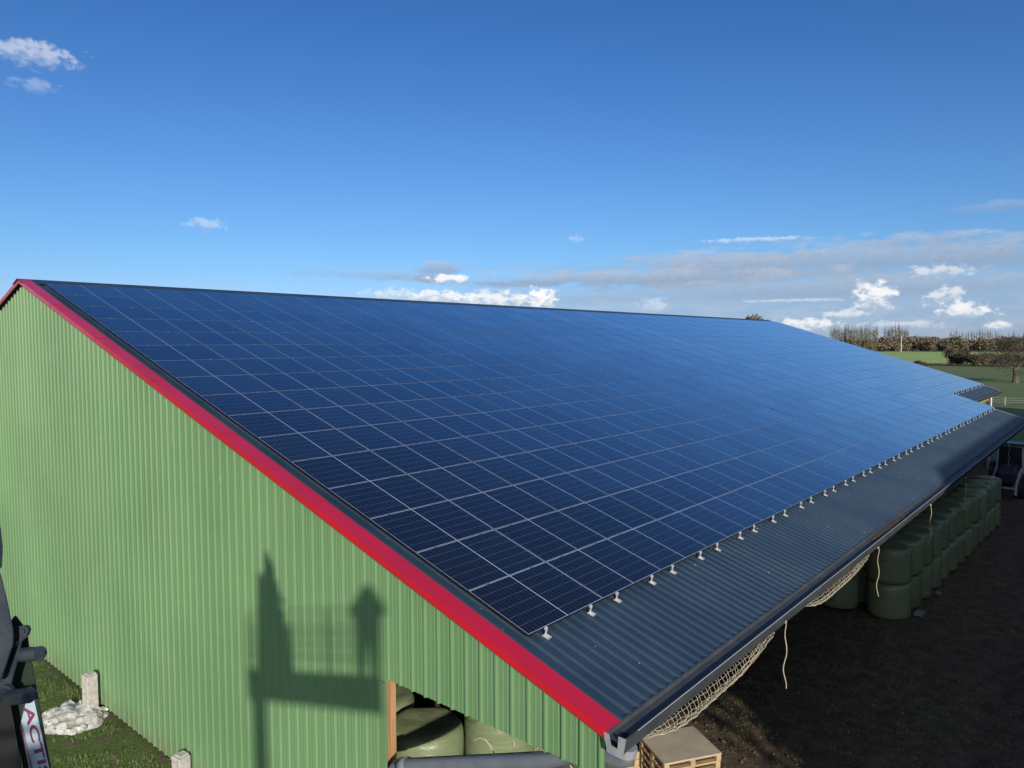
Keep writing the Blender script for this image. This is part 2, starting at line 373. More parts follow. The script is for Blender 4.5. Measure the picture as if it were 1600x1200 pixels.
# side and back walls
def flat_wall(a, b, z0, z1, name, mt=M['wall']):
    a = Vector(a); b = Vector(b); d = (b-a); L = d.length; d.normalize(); n = Vector((-d.y, d.x, 0)); mb = MB(); vs = []; P = .275; k = 0; pts = []
    while k*P < L:
        for q, o in [(0,0), (.012,.03), (.045,.03), (.057,0)]:
            if k*P+q < L: pts.append((k*P+q, o))
        k += 1
    for q, o in pts + [(L, 0)]: 
        p_ = a + d*q + n*o; vs += [(p_.x, p_.y, z0), (p_.x, p_.y, z1)]
    mb.add(vs, [(2*i, 2*i+2, 2*i+3, 2*i+1) for i in range(len(pts))]); return mb.build(name, mt, barn)
ZE = RP(0, S_E, SH).z
flat_wall((U2E-.5, 2*YR+1.3, 0), (-.3, 2*YR+1.3, 0), .05, ZE, 'back_wall')
mb = MB(); mb.add([(U2E-.5, 2, .05), (U2E-.5, 2*YR+1.3, .05), (U2E-.5, 2*YR+1.3, ZE), (U2E-.5, YR, ZR-.1), (U2E-.5, 2, ZR-.1-(YR-2)*math.tan(A))], [(0,1,2,3,4)]); mb.build('far_gable_wall', M['wall'], barn)
# roof sheets
def sheet(u0, u1, s0, s1, mir=False):
    P = .21; prof = [(0, -.038), (.09, -.038), (.112, 0), (.160, 0), (.182, -.038)]
    pts = []; k = math.floor(u0/P)
    while k*P < u1:
        for a, o in prof:
            u = k*P+a
            if u0 < u < u1: pts.append((u, o))
        k += 1
    pts = [(u0, pts[0][1])] + pts + [(u1, pts[-1][1])]; vs = []
    for u, o in pts:
        for s in (s0, s1):
            p_ = RP(u, s, SH+o); vs.append(mirror(p_) if mir else p_)
    mb = MB(); mb.add(vs, [(2*i, 2*i+2, 2*i+3, 2*i+1) for i in range(len(pts)-1)]); return mb
sheet(U0, U1, S_E, S_R).build('roof_sheet', M['sheet'], barn)
sheet(U1, U2E, S_E2, S_R).build('roof_sheet', M['sheet'], barn)
sheet(U0, U2E, S_E, S_R, True).build('roof_sheet', M['sheet'], barn)
# ridge cap
mb = MB()
for mir in (False, True):
    q = [RP(U0-.16, S_R-.42, SH+.012), RP(U2E, S_R-.42, SH+.012), RP(U2E, S_R+.02, SH+.03), RP(U0-.16, S_R+.02, SH+.03)]
    if mir: q = [mirror(a) for a in q]
    mb.quad(*q)
mb.build('ridge_cap', M['sheet'], barn)
# red verge trims: folded L section
def verge(s0, s1, mir, name='verge_trim', uo=-.46, ui=-.165, mt=M['trim'], drop=.078):
    sec = [(ui, SH+.003), (ui, SH+.024), (uo, SH+.024), (uo, SH-drop), (uo+.03, SH-drop)]
    mb = MB(); n = len(sec); k = 0; sa = s0
    while sa < s1:                                  # overlapped lengths
        sb = min(s1, sa+3.05); vs = []
        for s, lift in ((sa-(.06 if k else 0), .006 if k else 0), (sb, 0)):
            for i, (u, o) in enumerate(sec):
                p_ = RP(u-(lift if i >= 2 else 0), s, o+lift)
                vs.append(mirror(p_) if mir else p_)
        mb.add(vs, [(i, i+1, n+i+1, n+i) for i in range(n-1)])
        for q in (.25, .9, 1.6, 2.3, 2.85):
            if sa+q < sb:
                c_ = RP(ui-.05, sa+q, SH+.027); c_ = mirror(c_) if mir else c_; mb.box(c_, (.018, .018, .008))
        sa = sb; k += 1
    o = mb.build(name, mt, barn); md = o.modifiers.new('thick', 'SOLIDIFY'); md.thickness = .003
    return o
verge(S_E-.02, S_R+.03, False); verge(S_E-.02, S_R+.03, True)
# far rake edges (plain dark flashings)
mb = MB()
for u, s0, s1 in [(U2E, S_E2, S_R), (U1, S_E, S_E2)]:
    mb.quad(RP(u, s0, SH+.02), RP(u+.04, s0, SH-.2), RP(u+.04, s1, SH-.2), RP(u, s1, SH+.02))
mb.build('rake_flashing', M['gutter_end'], barn)
mb = MB(); mb.bar(RP(U1+.03, S_E2+.02, SH+.02), RP(U1+.03, 2.3, SH+.03), .12, .16); mb.build('rake_flashing', M['alu'], barn)
# box gutters
def gutter(u0, u1, yi, zt, name='gutter', w=.245, h=.21):
    sec = [(yi+.05, zt+.004), (yi+.02, zt), (yi+.005, zt-.045), (yi-w+.05, zt-.06), (yi-w+.024, zt-.035), (yi-w+.022, zt+.01), (yi-w, zt+.012), (yi-w+.02, zt-.08), (yi-w+.075, zt-h-.01), (yi, zt-h)]
    vs = [(u0, y, z) for y, z in sec] + [(u1, y, z) for y, z in sec]; n = len(sec)
    mb = MB(); mb.add(vs, [(i, i+1, n+i+1, n+i) for i in range(n-1)])
    o = mb.build(name, M['gutter'], barn); md = o.modifiers.new('thick', 'SOLIDIFY'); md.thickness = .004
    return o
YI, ZT = -1.535, ZG-.615
gut = gutter(-.45, U1+.05, YI, ZT)
e = MB(); e.prism([(-.455, YI+.045, ZT+.01), (-.455, YI+.0, ZT-.215), (-.455, YI-.2, ZT-.228), (-.455, YI-.25, ZT+.02), (-.455, YI-.15, ZT+.02), (-.455, YI-.14, ZT-.13), (-.455, YI-.05, ZT-.12), (-.455, YI-.02, ZT+.0)], (-.012, 0, 0)); e.build('end_cap', M['gutter_end'], gut)
e = MB(); e.tube([(-.28, YI-.11, ZT-.06), (-.28, YI-.11, ZT-.046)], .06, 20); e.build('outlet_hole', mat('dark_hole', (.003,.003,.004), .9)[0], gut)
mb = MB(); mb.box((U1/2, YI-.246, ZT+.013), (U1+.4, .008, .007)); mb.build('lip', M['alu'], gut)
# rust and leaf silt lying in the middle of the gutter
mb = MB(); vs = []; n = 40
for i in range(n+1):
    x = 10.2 + 3.9*i/n; 
    for j in range(4): vs.append((x, YI+.0-.062*j, ZT-.066 + .045*max(0,math.sin(math.pi*i/n))**.5 + .02*noise.noise((x*5, j*1.3, 0))))
mb.add(vs, [(4*i+j, 4*i+j+1, 4*i+j+5, 4*i+j+4) for i in range(n) for j in range(3)]); mb.build('silt', varied('gutter_silt', (.09,.065,.045), (.05,.04,.03), 9, .95, bump=.6), gut)
p2 = RP(0, S_E2, SH); gut2 = gutter(U1+.1, U2E+.5, p2.y+.06, p2.z-.03)
MB().box(((U1+U2E)/2+.3, p2.y+.06-.246, p2.z-.017), (U2E-U1+.4, .008, .007)).build('lip', M['alu'], gut2)
# soffit fascia behind the gutter
MB().box((U1/2-.15, YI+.075, ZT-.12), (U1, .03, .22)).build('fascia', M['gutter'], barn)
MB().box((U1+4.7, p2.y+.16, p2.z-.36), (8.2, .06, .26)).build('fascia', M['timber'], barn)
# posts, rafters and purlins
for x in [0.03, 6, 12, 18, 24, 30, 36, 42.9]:
    zt = ZR - (YR-2.6)*math.tan(A) - .55
    MB().box((x, 2.88 if x < 1 else 3.1, zt/2), (.11, .16, zt)).build('post', M['timber'], barn)
    MB().bar(RP(x+.0, S_E+.35, SH-.28), RP(x, S_R-.1, SH-.28), .14, .28).build('rafter', M['interior'], barn)
mb = MB()
for s in [-1.3 + 1.5*k for k in range(14)]: mb.bar(RP(-.2, s, SH-.14), RP(U1-.1, s, SH-.14), .07, .12)
mb.build('purlin', M['interior'], barn)
for x in (46.8, 55.2):
    MB().box((x, p2.y+.6, p2.z/2-.1), (.12, .12, p2.z-.2)).build('post', M['interior'], barn)
MB().tube([(U1+8.6, p2.y-.02, p2.z-.2), (U1+8.6, p2.y-.02, .1)], .06, 10).build('extension_downpipe', M['alu'], barn)
# downpipe along the gable apron
pts = [(-.22, YI-.12, ZT-.22), (-.22, YI-.11, ZT-.34), (-.20, YI-.02, ZT-.42), (-.17, -1.22, 4.32), (-.17, -.49, 3.93), (-.17, 2.30, 2.78), (-.17, 2.50, 2.68), (-.17, 2.60, 2.56), (-.17, 2.63, 2.38), (-.17, 2.64, .1)]
dp = MB().tube(pts, .105, 18).build('downpipe', M['pipe'], barn, smooth=True)
MB().tube([(-.17, 2.23, 2.81), (-.17, 2.40, 2.735)], .122, 18).build('collar', M['pipe'], dp, smooth=True)
mb = MB(); mb.tube([(-.22, YI-.12, ZT-.215), (-.22, YI-.12, ZT-.32)], [.12, .106], 16); mb.build('funnel', M['gutter_end'], dp)
mb = MB(); mb.box((-.12, YI+.12, ZT-.30), (.14, .3, .03)); mb.build('bracket_plate', M['gutter_end'], dp)
# ------------------------------------------------------------------ solar panels
FH = .035
def frame_mb(mb, mi, T):
    t_ = .0045; L, W = PU-.010, PVV-.006
    for (x0, x1, y0, y1) in [(0, L, 0, t_), (0, L, W-t_, W), (0, t_, t_, W-t_), (L-t_, L, t_, W-t_)]:
        vs = [T(x, y, z) for z in (-FH, 0) for (x, y) in ((x0,y0), (x1,y0), (x1,y1), (x0,y1))]
        mb.add(vs, [(0,3,2,1), (4,5,6,7), (0,1,5,4), (1,2,6,5), (2,3,7,6), (3,0,4,7)], mi)
    return L, W
def glass_mb(mb, mi, T):
    L, W = PU-.010, PVV-.006; a = .004
    mb.quad(T(a,a,-.0015), T(L-a,a,-.0015), T(L-a,W-a,-.0015), T(a,W-a,-.0015), mi, uv=[(.0,.0), (GL,0), (GL,GW), (0,GW)])
    mb.quad(T(a,a,-.009), T(a,W-a,-.009), T(L-a,W-a,-.009), T(L-a,a,-.009), mi, uv=[(.3,.1)]*4)
rot = Matrix(((1,0,0), (0,CA,-SA), (0,SA,CA)))
Tl = lambda x, y, z: rot @ Vector((x, y, z))
fb = MB(); frame_mb(fb, 0, Tl); me_frame = fb.mesh('frame', M['frame'])
gb = MB(); glass_mb(gb, 0, Tl); me_glass = gb.mesh('glass', M['glass'])
def clamp_mb(x, y):
    mb = MB(); mb.box(Tl(x, y, .004), (.06, .034, .007), rot); mb.tube([Tl(x, y, .006), Tl(x, y, .013)], .0065, 6); return mb
me_clamps = [clamp_mb(PU*k, PVV-.003).mesh('clamp', M['clamp']) for k in (.22, .78)]
def bracket_mb(x):
    mb = MB()
    mb.box(Tl(x, -.02, -.012), (.04, .03, .035), rot); mb.box(Tl(x, -.035, -.06), (.026, .012, .11), rot)
    mb.box(Tl(x-.005, -.070, -.108), (.10, .11, .006), rot @ Matrix.Rotation(.12, 3, 'Z')); mb.box(Tl(x, -.06, -.100), (.04, .05, .022), rot)
    return mb
me_br = [bracket_mb(PU*k).mesh('mounting_bracket', M['alu']) for k in (.2, .8)]
NR = 16
def inarr(c, r): return (c < 24 or r >= 2) and c < 31       # r counts rows from the bottom
cells = [(c, r) for c in range(31) for r in range(NR) if inarr(c, r)]
def parea(c, r):
    q = [RP(c*PU+a*PU, r*PVV+b*PVV) - CAM for a, b in ((0,0), (1,0), (1,1), (0,1))]
    pr = [(v.dot(R2)/v.dot(F_), v.dot(U2)/v.dot(F_)) for v in q]
    return abs(sum(pr[i][0]*pr[(i+1)%4][1] - pr[(i+1)%4][0]*pr[i][1] for i in range(4)))/2
cells.sort(key=lambda k: -parea(*k))
solo, rest = cells[:300], cells[300:]
def jit(c, r):
    rr = random.Random(c*37+r*911)
    return Matrix.Rotation(rr.gauss(0, .0007), 3, 'X') @ Matrix.Rotation(rr.gauss(0, .0007), 3, 'Y')
def mkobj(name, me, parent):
    o = bpy.data.objects.new(name, me); COL.objects.link(o); o.parent = parent; return o
for c, r in sorted(solo, key=lambda k: (k[1], k[0])):
    row = 'bottom row' if r == 0 else ('top row by the ridge' if r == NR-1 else ORD[r+1]+' row above the gutter')
    lab = 'solar panel in the %s, %s from the red verge' % (row, ORD[c+1])
    if c == 0: lab = 'dark blue solar panel in the %s, directly beside the red verge' % row
    o = thing('solar_panel', lab, 'solar panel', RP(c*PU, r*PVV), 'solar panels covering the barn roof')
    o.rotation_euler = jit(c, r).to_euler()
    mkobj('frame', me_frame, o); mkobj('glass', me_glass, o)
    if r < NR-1 and inarr(c, r+1):
        for me in me_clamps: mkobj('clamp', me, o)
    if r == 0:
        for me in me_br: mkobj('mounting_bracket', me, o)
ab = MB()
for c, r in rest:
    J = jit(c, r); O = RP(c*PU, r*PVV)
    T = lambda x, y, z: O + J @ (rot @ Vector((x, y, z)))
    frame_mb(ab, 0, T); glass_mb(ab, 1, T)
    if r == 0 or (r == 2 and c >= 24):
        for k in (.2, .8):
            o_ = len(ab.v); bm_ = bracket_mb(PU*k); ab.add([O + v for v in bm_.v], bm_.f, 2)
ao = ab.build('solar_panel_field', [M['frame'], M['glass'], M['alu']])
tag(ao, 'pale sky-reflecting solar panels over the far end of the roof', 'solar panels', kind='stuff')
# ------------------------------------------------------------------ nets and ropes under the gutter
def net(x0, x1, zt, sag, label, rows=5, pitch=.10, y0=-1.66):
    mb = MB(); n = int((x1-x0)/pitch); rnd = random.Random(int(x0*10))
    def P(i, j):
        tt = i/n; s_ = sag*(math.sin(math.pi*tt)**.8)*(1+.12*math.sin(tt*9))
        z = zt - s_*j/rows; x = x0 + (x1-x0)*tt + .008*math.sin(j*1.7+i); 
        return Vector((x, y0 - .09*math.sin(math.pi*j/rows) + .012*math.sin(i*2.1+j), z + .004*math.sin(i*1.3+j*2)))
    for j in range(rows+1): mb.tube([P(i, j) for i in range(n+1)], .003 if j < rows else .009, 4, False)
    for i in range(n+1): mb.tube([P(i, j) for j in range(rows+1)], .003, 4, False)
    mb.tube([P(i, rows)+Vector((.01, .03, .035)) for i in range(n+1)], .007, 4, False)
    return tag(mb.build('safety_net', M['rope']), label, 'net', 'cream nets sagging below the gutter')
net(.05, 4.15, ZT-.20, .38, 'cream rope net sagging below the gutter over the pallets')
net(5.7, 9.75, ZT-.20, .30, 'cream rope net bunched below the gutter before the front bale stack', rows=5, pitch=.11)
for x, zt, zb, lab in [(4.72, 4.55, 3.42, 'pale cord hanging below the gutter over bare soil between the two nets'), (10.6, 4.52, 3.40, 'pale cord hanging in front of the front bale stack'),
                  (16.33, 4.51, 3.39, 'pale cord hanging below the gutter, second one past the nets'), (22.2, 4.45, 3.33, 'pale cord hanging below the gutter, third one past the nets'), (34, 4.3, 3.3, 'pale cord hanging below the far end of the gutter')]:
    rr = random.Random(x); ph = rr.random()*6
    mb = MB(); mb.tube([(x+.03*math.sin(k*.6+ph), -1.72+.02*math.sin(k*.9+ph), zt+(zb-zt)*k/14) for k in range(15)], .008, 5)
    mb.box((x, -1.70, zt+.02), (.05, .05, .04)); tag(mb.build('hanging_cord', M['rope']), lab, 'cord', 'pale cords hanging from the gutter')
# frayed cords in the open bay
mb = MB(); rr = random.Random(3)
for k in range(9):
    y = -.75 + .12*k; x = -.08 + rr.uniform(-.05,.1); z0 = ZG-1.2
    L = rr.uniform(.15, .5); pts = [(x+.05*math.sin(i*.9+k), y+.06*math.sin(i*.7+k*2), z0 - L*i/8) for i in range(9)]
    mb.tube(pts, .008, 5)
mb.tube([(-.05, .95-.1*k, 3.62+.12*math.sin(k*.8)-.02*k) for k in range(12)], .010, 5)
tag(mb.build('frayed_cord', M['rope']), 'tangle of frayed cream cord hanging in the open bay', 'cord')
# ------------------------------------------------------------------ bales
def bale_mesh(seed):
    rr = random.Random(seed); n, R, H = 36, .67, 1.22; prof = [(0, 0), (.45, .0), (.60, .02), (.655, .07), (.672, .16), (.675, .4), (.672, .62), (.675, .85), (.668, 1.05), (.640, 1.145), (.58, 1.195), (.48, 1.212), (.3, 1.205), (0.0, 1.20)]
    vs = []; fs = []
    for r_, z_ in prof:
        for k in range(n):
            a = 2*math.pi*k/n; d_ = .034*noise.noise((math.cos(a)*2+seed, math.sin(a)*2, z_*2.5)) + .010*noise.noise((math.cos(a)*6+seed, math.sin(a)*6, z_*6))
            r2 = r_*(1+d_*1.4) if r_ > 0 else 0
            zz = z_ + (.030*noise.noise((r_*math.cos(a)*3, r_*math.sin(a)*3, seed+5)) if z_ > .3 else 0)
            vs.append((r2*math.cos(a), r2*math.sin(a), zz))
    for i in range(len(prof)-1):
        for k in range(n): fs.append((i*n+k, i*n+(k+1)%n, (i+1)*n+(k+1)%n, (i+1)*n+k))
    mb = MB(); mb.add(vs, fs)
    # folded wrap lip where the film overlaps the end
    return mb.mesh('bale', M['bale'], True)
bms = [bale_mesh(s) for s in (1, 2, 3, 4, 5)]
bi = 0
def bale(x, y, lvl, lab, rng=random.Random(11)):
    global bi
    o = bpy.data.objects.new('wrapped_bale', bms[bi % 5]); COL.objects.link(o); bi += 1
    o.location = (x+rng.uniform(-.05,.05)*(lvl > 0), y+rng.uniform(-.05,.05)*(lvl > 0), lvl*1.2 - .01); o.rotation_euler = (rng.uniform(-.015,.015), rng.uniform(-.015,.015), rng.uniform(0, 6.28))
    o.scale = (rng.uniform(.97, 1.03), rng.uniform(.97, 1.03), rng.uniform(.975, 1.0))
    return tag(o, lab, 'bale', 'green wrapped silage bales')
LV = ['bottom', 'middle', 'top']
NB = 13
for i in range(NB):
    x = 19.4 + 1.37*i; y = .0 - .62*i/(NB-1)
    for l in range(2):
        lab = 'green wrapped bale, %s of the %s stack, outer row beneath the gutter' % ('bottom' if l == 0 else 'top', ORD[i+1] if i else 'nearest')
        bale(x + (.04 if l else 0), y, l, lab)
for i in range(1, NB):
    x = 19.1 + 1.37*i; y = 1.42 - .45*i/(NB-1)
    for l in range(3):
        bale(x, y, l, 'green wrapped bale, %s of the %s stack in the inner row, behind the outer row' % (LV[l], ORD[i]))
bale(19.35, 1.62, 0, 'lone green wrapped bale on the soil left of the front stack, under the net')
bale(19.7, 3.05, 0, 'green wrapped bale on the soil farther under the roof left of the lone bale')
# stacks seen through the open gable bay
for (x, y, n_, nm) in [(1.45, 3.62, 2, 'just right of the timber post'), (2.9, 3.05, 2, 'second from the timber post in the open bay'), (4.3, 2.85, 1, 'third from the timber post in the open bay'), (3.6, 1.55, 1, 'by the frayed cord in the open bay'), (1.5, 5.05, 2, 'hidden deep behind the gable wall')]:
    for l in range(n_):
        bale(x, y, l, 'olive wrapped bale, %s of the stack %s' % (LV[0] if l == 0 else 'top', nm))
# wrap scraps on the ground in front of the stacks
scr = varied('loose_wrap_film', (.16,.2,.13), (.3,.33,.27), 4, .4)
for k, (x, y, s_) in enumerate([(19.9, -.83, .38), (22.6, -.92, .22)]):
    mb = MB(); n = 8; vs = [(x + s_*(i/n-.5)*1.8, y + s_*(j/n-.5)*.7, .06 + .09*s_*(1+noise.noise((i*.9+k*7, j*.9, 2.0))*2)) for j in range(n+1) for i in range(n+1)]
    mb.add(vs, [(j*(n+1)+i, j*(n+1)+i+1, (j+1)*(n+1)+i+1, (j+1)*(n+1)+i) for j in range(n) for i in range(n)])
    tag(mb.build('film_scrap', scr, smooth=True), ['crumpled green film scrap at the foot of the nearest outer bale stack', 'small crumpled film scrap by the second outer bale stack', 'crumpled film scrap on soil beside the middle of the bale row', 'crumpled film scrap on soil beside the far bales'][k], 'film scrap', 'film scraps along the bale row')
# ------------------------------------------------------------------ pallets
def pallet_stack(c, rz, n, name_where, L=1.2, W=1.0, board_top=True):
    H = .144
    for k in range(n):
        t_ = thing('pallet', ('pale wooden pallet, topmost of the stack %s' if k == n-1 else 'pale wooden pallet, '+ORD[n-k]+' from the top of the stack %s') % name_where, 'pallet', (c[0]+random.uniform(-.012,.012), c[1]+random.uniform(-.012,.012), k*H), 'pale wooden pallets stacked at the barn corner', rz)
        mb = MB()
        for j in range(7): mb.box((0, -W/2+.05+(W-.1)*j/6, H-.013), (L, .10, .022))
        mb.build('deck_board', M['pallet'], t_)
        mb = MB()
        for x in (-L/2+.05, 0, L/2-.05): mb.box((x, 0, H-.035), (.1, W-.004, .020))
        mb.build('stringer_board', M['pallet'], t_)
        for x in (-L/2+.05, 0, L/2-.05):
            for y in (-W/2+.05, 0, W/2-.05): 
                MB().box((x, y, .061), (.1, .1, .078)).build('block', M['pallet'], t_)
        mb = MB()
        for y in (-W/2+.05, 0, W/2-.05): mb.box((0, y, .011), (L-.004, .1, .02))
        mb.build('base_board', M['pallet'], t_)
    return n*H
P0 = Vector((5.20, .45)); rz = math.atan2(.54, -.84)
h = pallet_stack(P0, rz, 10, 'under the net')
tb = thing('cover_board', 'weathered flat board lying on top of the pallet stack under the net', 'board', (P0.x, P0.y, h), None, rz)
mb = MB(); mb.box((0, 0, .012), (1.22, 1.02, .02)); mb.build('board', M['ply'], tb)
h2 = pallet_stack(Vector((4.48, 1.80)), rz, 9, 'below the gutter end')
# ------------------------------------------------------------------ concrete posts at the gable foot
def cpost(x, y, h_, lab, rz=.1):
    o = thing('concrete_post', lab, 'post', (x, y, 0), 'pale concrete marker posts at the gable foot', rz)
    mb = MB(); mb.box((0, 0, h_/2-.1), (.26, .30, h_+.2)); mb.build('shaft', M['concrete'], o, bevel=.012)
    mb = MB(); mb.box((.02, 0, h_+.018), (.20, .22, .035)); mb.build('cap', M['concrete'], o, bevel=.008)
    return o
cpost(-.58, 13.75, .93, 'pale square concrete post on a rubble footing at the gable wall')
cpost(-.50, 9.05, .55, 'second pale concrete post by the gable wall at the bottom edge')
mb = MB(); N = 26; rr = random.Random(4); vs = []
for j in range(N+1):
    for i in range(N+1):
        x, y = (i/N-.5)*1.7, (j/N-.5)*2.2; R_ = math.hypot(x/.68, y/.88) + .22*noise.noise((x*2.2, y*2.2, 4)) + .08*noise.noise((x*7, y*7, 2))
        h_ = .17*max(0, 1-R_**2.2) if R_ < 1 else -.06*min(3, (R_-1)*8)
        h_ += (.055*noise.noise((x*4.5, y*4.5, 9)) + .035*noise.noise((x*11, y*11, 5)))*(1 if R_ < 1.02 else .2)
        vs.append((-.98+x+rr.uniform(-.015,.015), 13.75+y+rr.uniform(-.015,.015), h_))
mb.add(vs, [(j*(N+1)+i, j*(N+1)+i+1, (j+1)*(N+1)+i+1, (j+1)*(N+1)+i) for j in range(N) for i in range(N)])
for _ in range(34):
    a_ = rr.uniform(0, 6.28); d_ = rr.uniform(.5, 1.05); mb.box((-.98+.68*d_*math.cos(a_), 13.75+.88*d_*math.sin(a_), .05), (rr.uniform(.03,.13), rr.uniform(.03,.12), rr.uniform(.03,.08)), Matrix.Rotation(rr.uniform(0,3), 3, Vector((rr.random(), rr.random(), 1)).normalized()))
M['rubble'] = varied('white_rubble', (.72,.71,.68), (.40,.38,.34), 5, .9, bump=1.0, bscale=12)
tag(mb.build('rubble_footing', M['rubble']), 'white broken concrete footing spread around the concrete post', 'rubble')
# ------------------------------------------------------------------ grass blades near the gable and in the yard
M['blade'] = varied('grass_blades', (.10,.17,.04), (.20,.26,.085), .9, .7, contrast=(.3,.7))
gb_ = MB(); rg = random.Random(5); vs = []; fs = []
def tuft(x, y, n, hgt, spread):
    for _ in range(n):
        a = rg.uniform(0, 6.28); d_ = rg.uniform(0, spread); bx, by = x+d_*math.cos(a), y+d_*math.sin(a); z = gh(bx, by)-.01
        h_ = hgt*rg.uniform(.5, 1.3); l = rg.uniform(.2, .9)*h_; b = rg.uniform(0, 6.28); wv = .006+.004*rg.random(); o = len(vs)
        vs.extend([(bx-wv*math.sin(b), by+wv*math.cos(b), z), (bx+wv*math.sin(b), by-wv*math.cos(b), z), (bx+l*math.cos(b), by+l*math.sin(b), z+h_)]); fs.append((o, o+1, o+2))
for _ in range(7500):
    x = rg.uniform(-7.5, -.42); y = rg.uniform(7.5, 22)
    if noise.noise((x*.7, y*.7, 1.5)) + .25*noise.noise((x*3, y*3, 0)) > -.12 and math.hypot((x+1.0)/1.0, (y-13.75)/1.3) > .85: tuft(x, y, 9, .075, .10)
for _ in range(5200):
    x = rg.uniform(3, 26); y = rg.uniform(-6, 3.5)
    if noise.noise((x*.33, y*.33, 8.5)) + .3*noise.noise((x*2, y*2, 0)) > .2 and not (2.8 < x < 6.2 and -.6 < y < 2): tuft(x, y, 8, .06, .12)
gb_.add(vs, fs); tag(gb_.build('grass', M['blade']), 'short rough grass growing on the soil around the barn', 'grass', kind='stuff')
# stones and clods
M['clod'] = varied('soil_clods', (.16,.125,.085), (.08,.06,.042), 6, .95)
cb = MB()
for _ in range(4200):
    x = rg.uniform(3, 30); y = rg.uniform(-9, 3); s_ = rg.uniform(.012, .05)*(1 if rg.random() < .93 else 1.8); z = gh(x, y)
    q = [Vector((rg.gauss(0,1), rg.gauss(0,1), rg.gauss(0,.6))).normalized()*s_ for _ in range(4)]
    q = [Vector((a, b, c_))*s_*rg.uniform(.7,1.2) for a, b, c_ in ((1,0,0), (-1,.2,0), (0,1,.1), (.1,-1,0), (0,0,.8), (0,0,-.8))]
    rm = Matrix.Rotation(rg.uniform(0, 6.28), 3, 'Z'); cb.add([Vector((x, y, z+s_*.3)) + rm @ v for v in q], [(0,2,4), (2,1,4), (1,3,4), (3,0,4), (2,0,5), (1,2,5), (3,1,5), (0,3,5)])
tag(cb.build('soil_clods', M['clod']), 'small stones and clods scattered on the bare soil yard', 'clods', kind='stuff')
# ------------------------------------------------------------------ trees
def leafmat(name, c1, c2):
    m, t = mat(name, c1, .8, 0, .2); p = geopos(t); r = t.N.new('ShaderNodeObjectInfo').outputs['Random']
    n = t.noise(p, .45, 3, .6); c = t.mix(t.step(n, .35, .65), c1, c2); c = t.mix(t.math('MULTIPLY', r, .35), c, tuple(x*.55 for x in c1)); t.put(t.b.inputs['Base Color'], c); return m
M['leaf_b'] = leafmat('hazed_brown_leaves', (.18,.15,.115), (.23,.195,.15))  # these three leaf colours are paler and greyer, with distance haze mixed in
M['leaf_g'] = leafmat('hazed_olive_leaves', (.15,.15,.10), (.20,.19,.13))
M['leaf_y'] = leafmat('hazed_yellowing_leaves', (.22,.19,.11), (.27,.24,.14))
M['bush'] = leafmat('dark_twigs', (.075,.064,.052), (.12,.095,.07))
M['bark'] = varied('tree_bark', (.13,.11,.085), (.075,.062,.05), 2, .9, bump=.5)
def branches(mb, p, d_, r, L, depth, tips, rr, nseg=3):
    pts = [p]; rs = [r]; d0 = d_.copy()
    for i in range(nseg):
        d0 = (d0 + Vector((rr.gauss(0,.16), rr.gauss(0,.16), rr.gauss(.03,.10)))).normalized(); pts.append(pts[-1]+d0*L/nseg); rs.append(r*(1-.55*(i+1)/nseg))
        if depth <= 2: tips.append(pts[-1])
    mb.tube(pts, rs, 6 if depth > 2 else 4, False)
    if depth == 0: return
    for k in range(rr.choice((2, 3, 3)) + (1 if depth > 3 else 0)):
        q = pts[rr.choice((1, 2, 3))] if k else pts[-1]; ax = d0.orthogonal().normalized(); ax.rotate(Matrix.Rotation(rr.uniform(0, 6.28), 3, d0)); dn = (d0 + ax*rr.uniform(.6, 1.1)).normalized()
        branches(mb, q, dn, rs[-1]*rr.uniform(.65,.85), L*rr.uniform(.62,.82), depth-1, tips, rr)
def leaves(mb, pts, n, spread, size, rr, mi=0, flat=.8):
    for _ in range(n):
        p = rr.choice(pts) + Vector((rr.gauss(0, spread), rr.gauss(0, spread), rr.gauss(0, spread*flat)))
        a = Vector((rr.gauss(0,1), rr.gauss(0,1), rr.gauss(0,1))).normalized()*size*rr.uniform(.5,1.3); b = a.orthogonal().normalized()*size*rr.uniform(.3,.9); b.rotate(Matrix.Rotation(rr.uniform(0,6.28), 3, a.normalized()))
        mb.add([p-a, p+b, p+a*.6, p-b], [(0,1,2,3)], mi)
# lone oak
rr = random.Random(21); oak = thing('oak_tree', 'large broad half-bare oak tree standing alone in the green field', 'tree', (186, 13.2, 0))
tb_ = MB(); tips = []; tb_.tube([(0,0,-.1), (.05,0,1.2), (.0,.1,2.6), (.1,.1,3.6)], [.75, .55, .5, .45], 10)
for k in range(9):
    a = k*2*math.pi/9 + rr.uniform(-.3,.3); e_ = rr.uniform(.15, .95)
    branches(tb_, Vector((.05, .05, 2.6+.16*k)), Vector((math.cos(a)*math.cos(e_), math.sin(a)*math.cos(e_), math.sin(e_))), .26, 4.0, 4, tips, rr)
branches(tb_, Vector((.1,.1,3.5)), Vector((0,0,1)), .3, 3.4, 4, tips, rr)
tips = [q for q in tips if q.z > 2.0 and q.z < 10.2]
tb_.build('trunk', M['bark'], oak); lb = MB(); leaves(lb, tips, 9000, .42, .15, rr); lb.build('crown', M['bush'], oak)
oak.scale = (1.0, 1.0, .95)
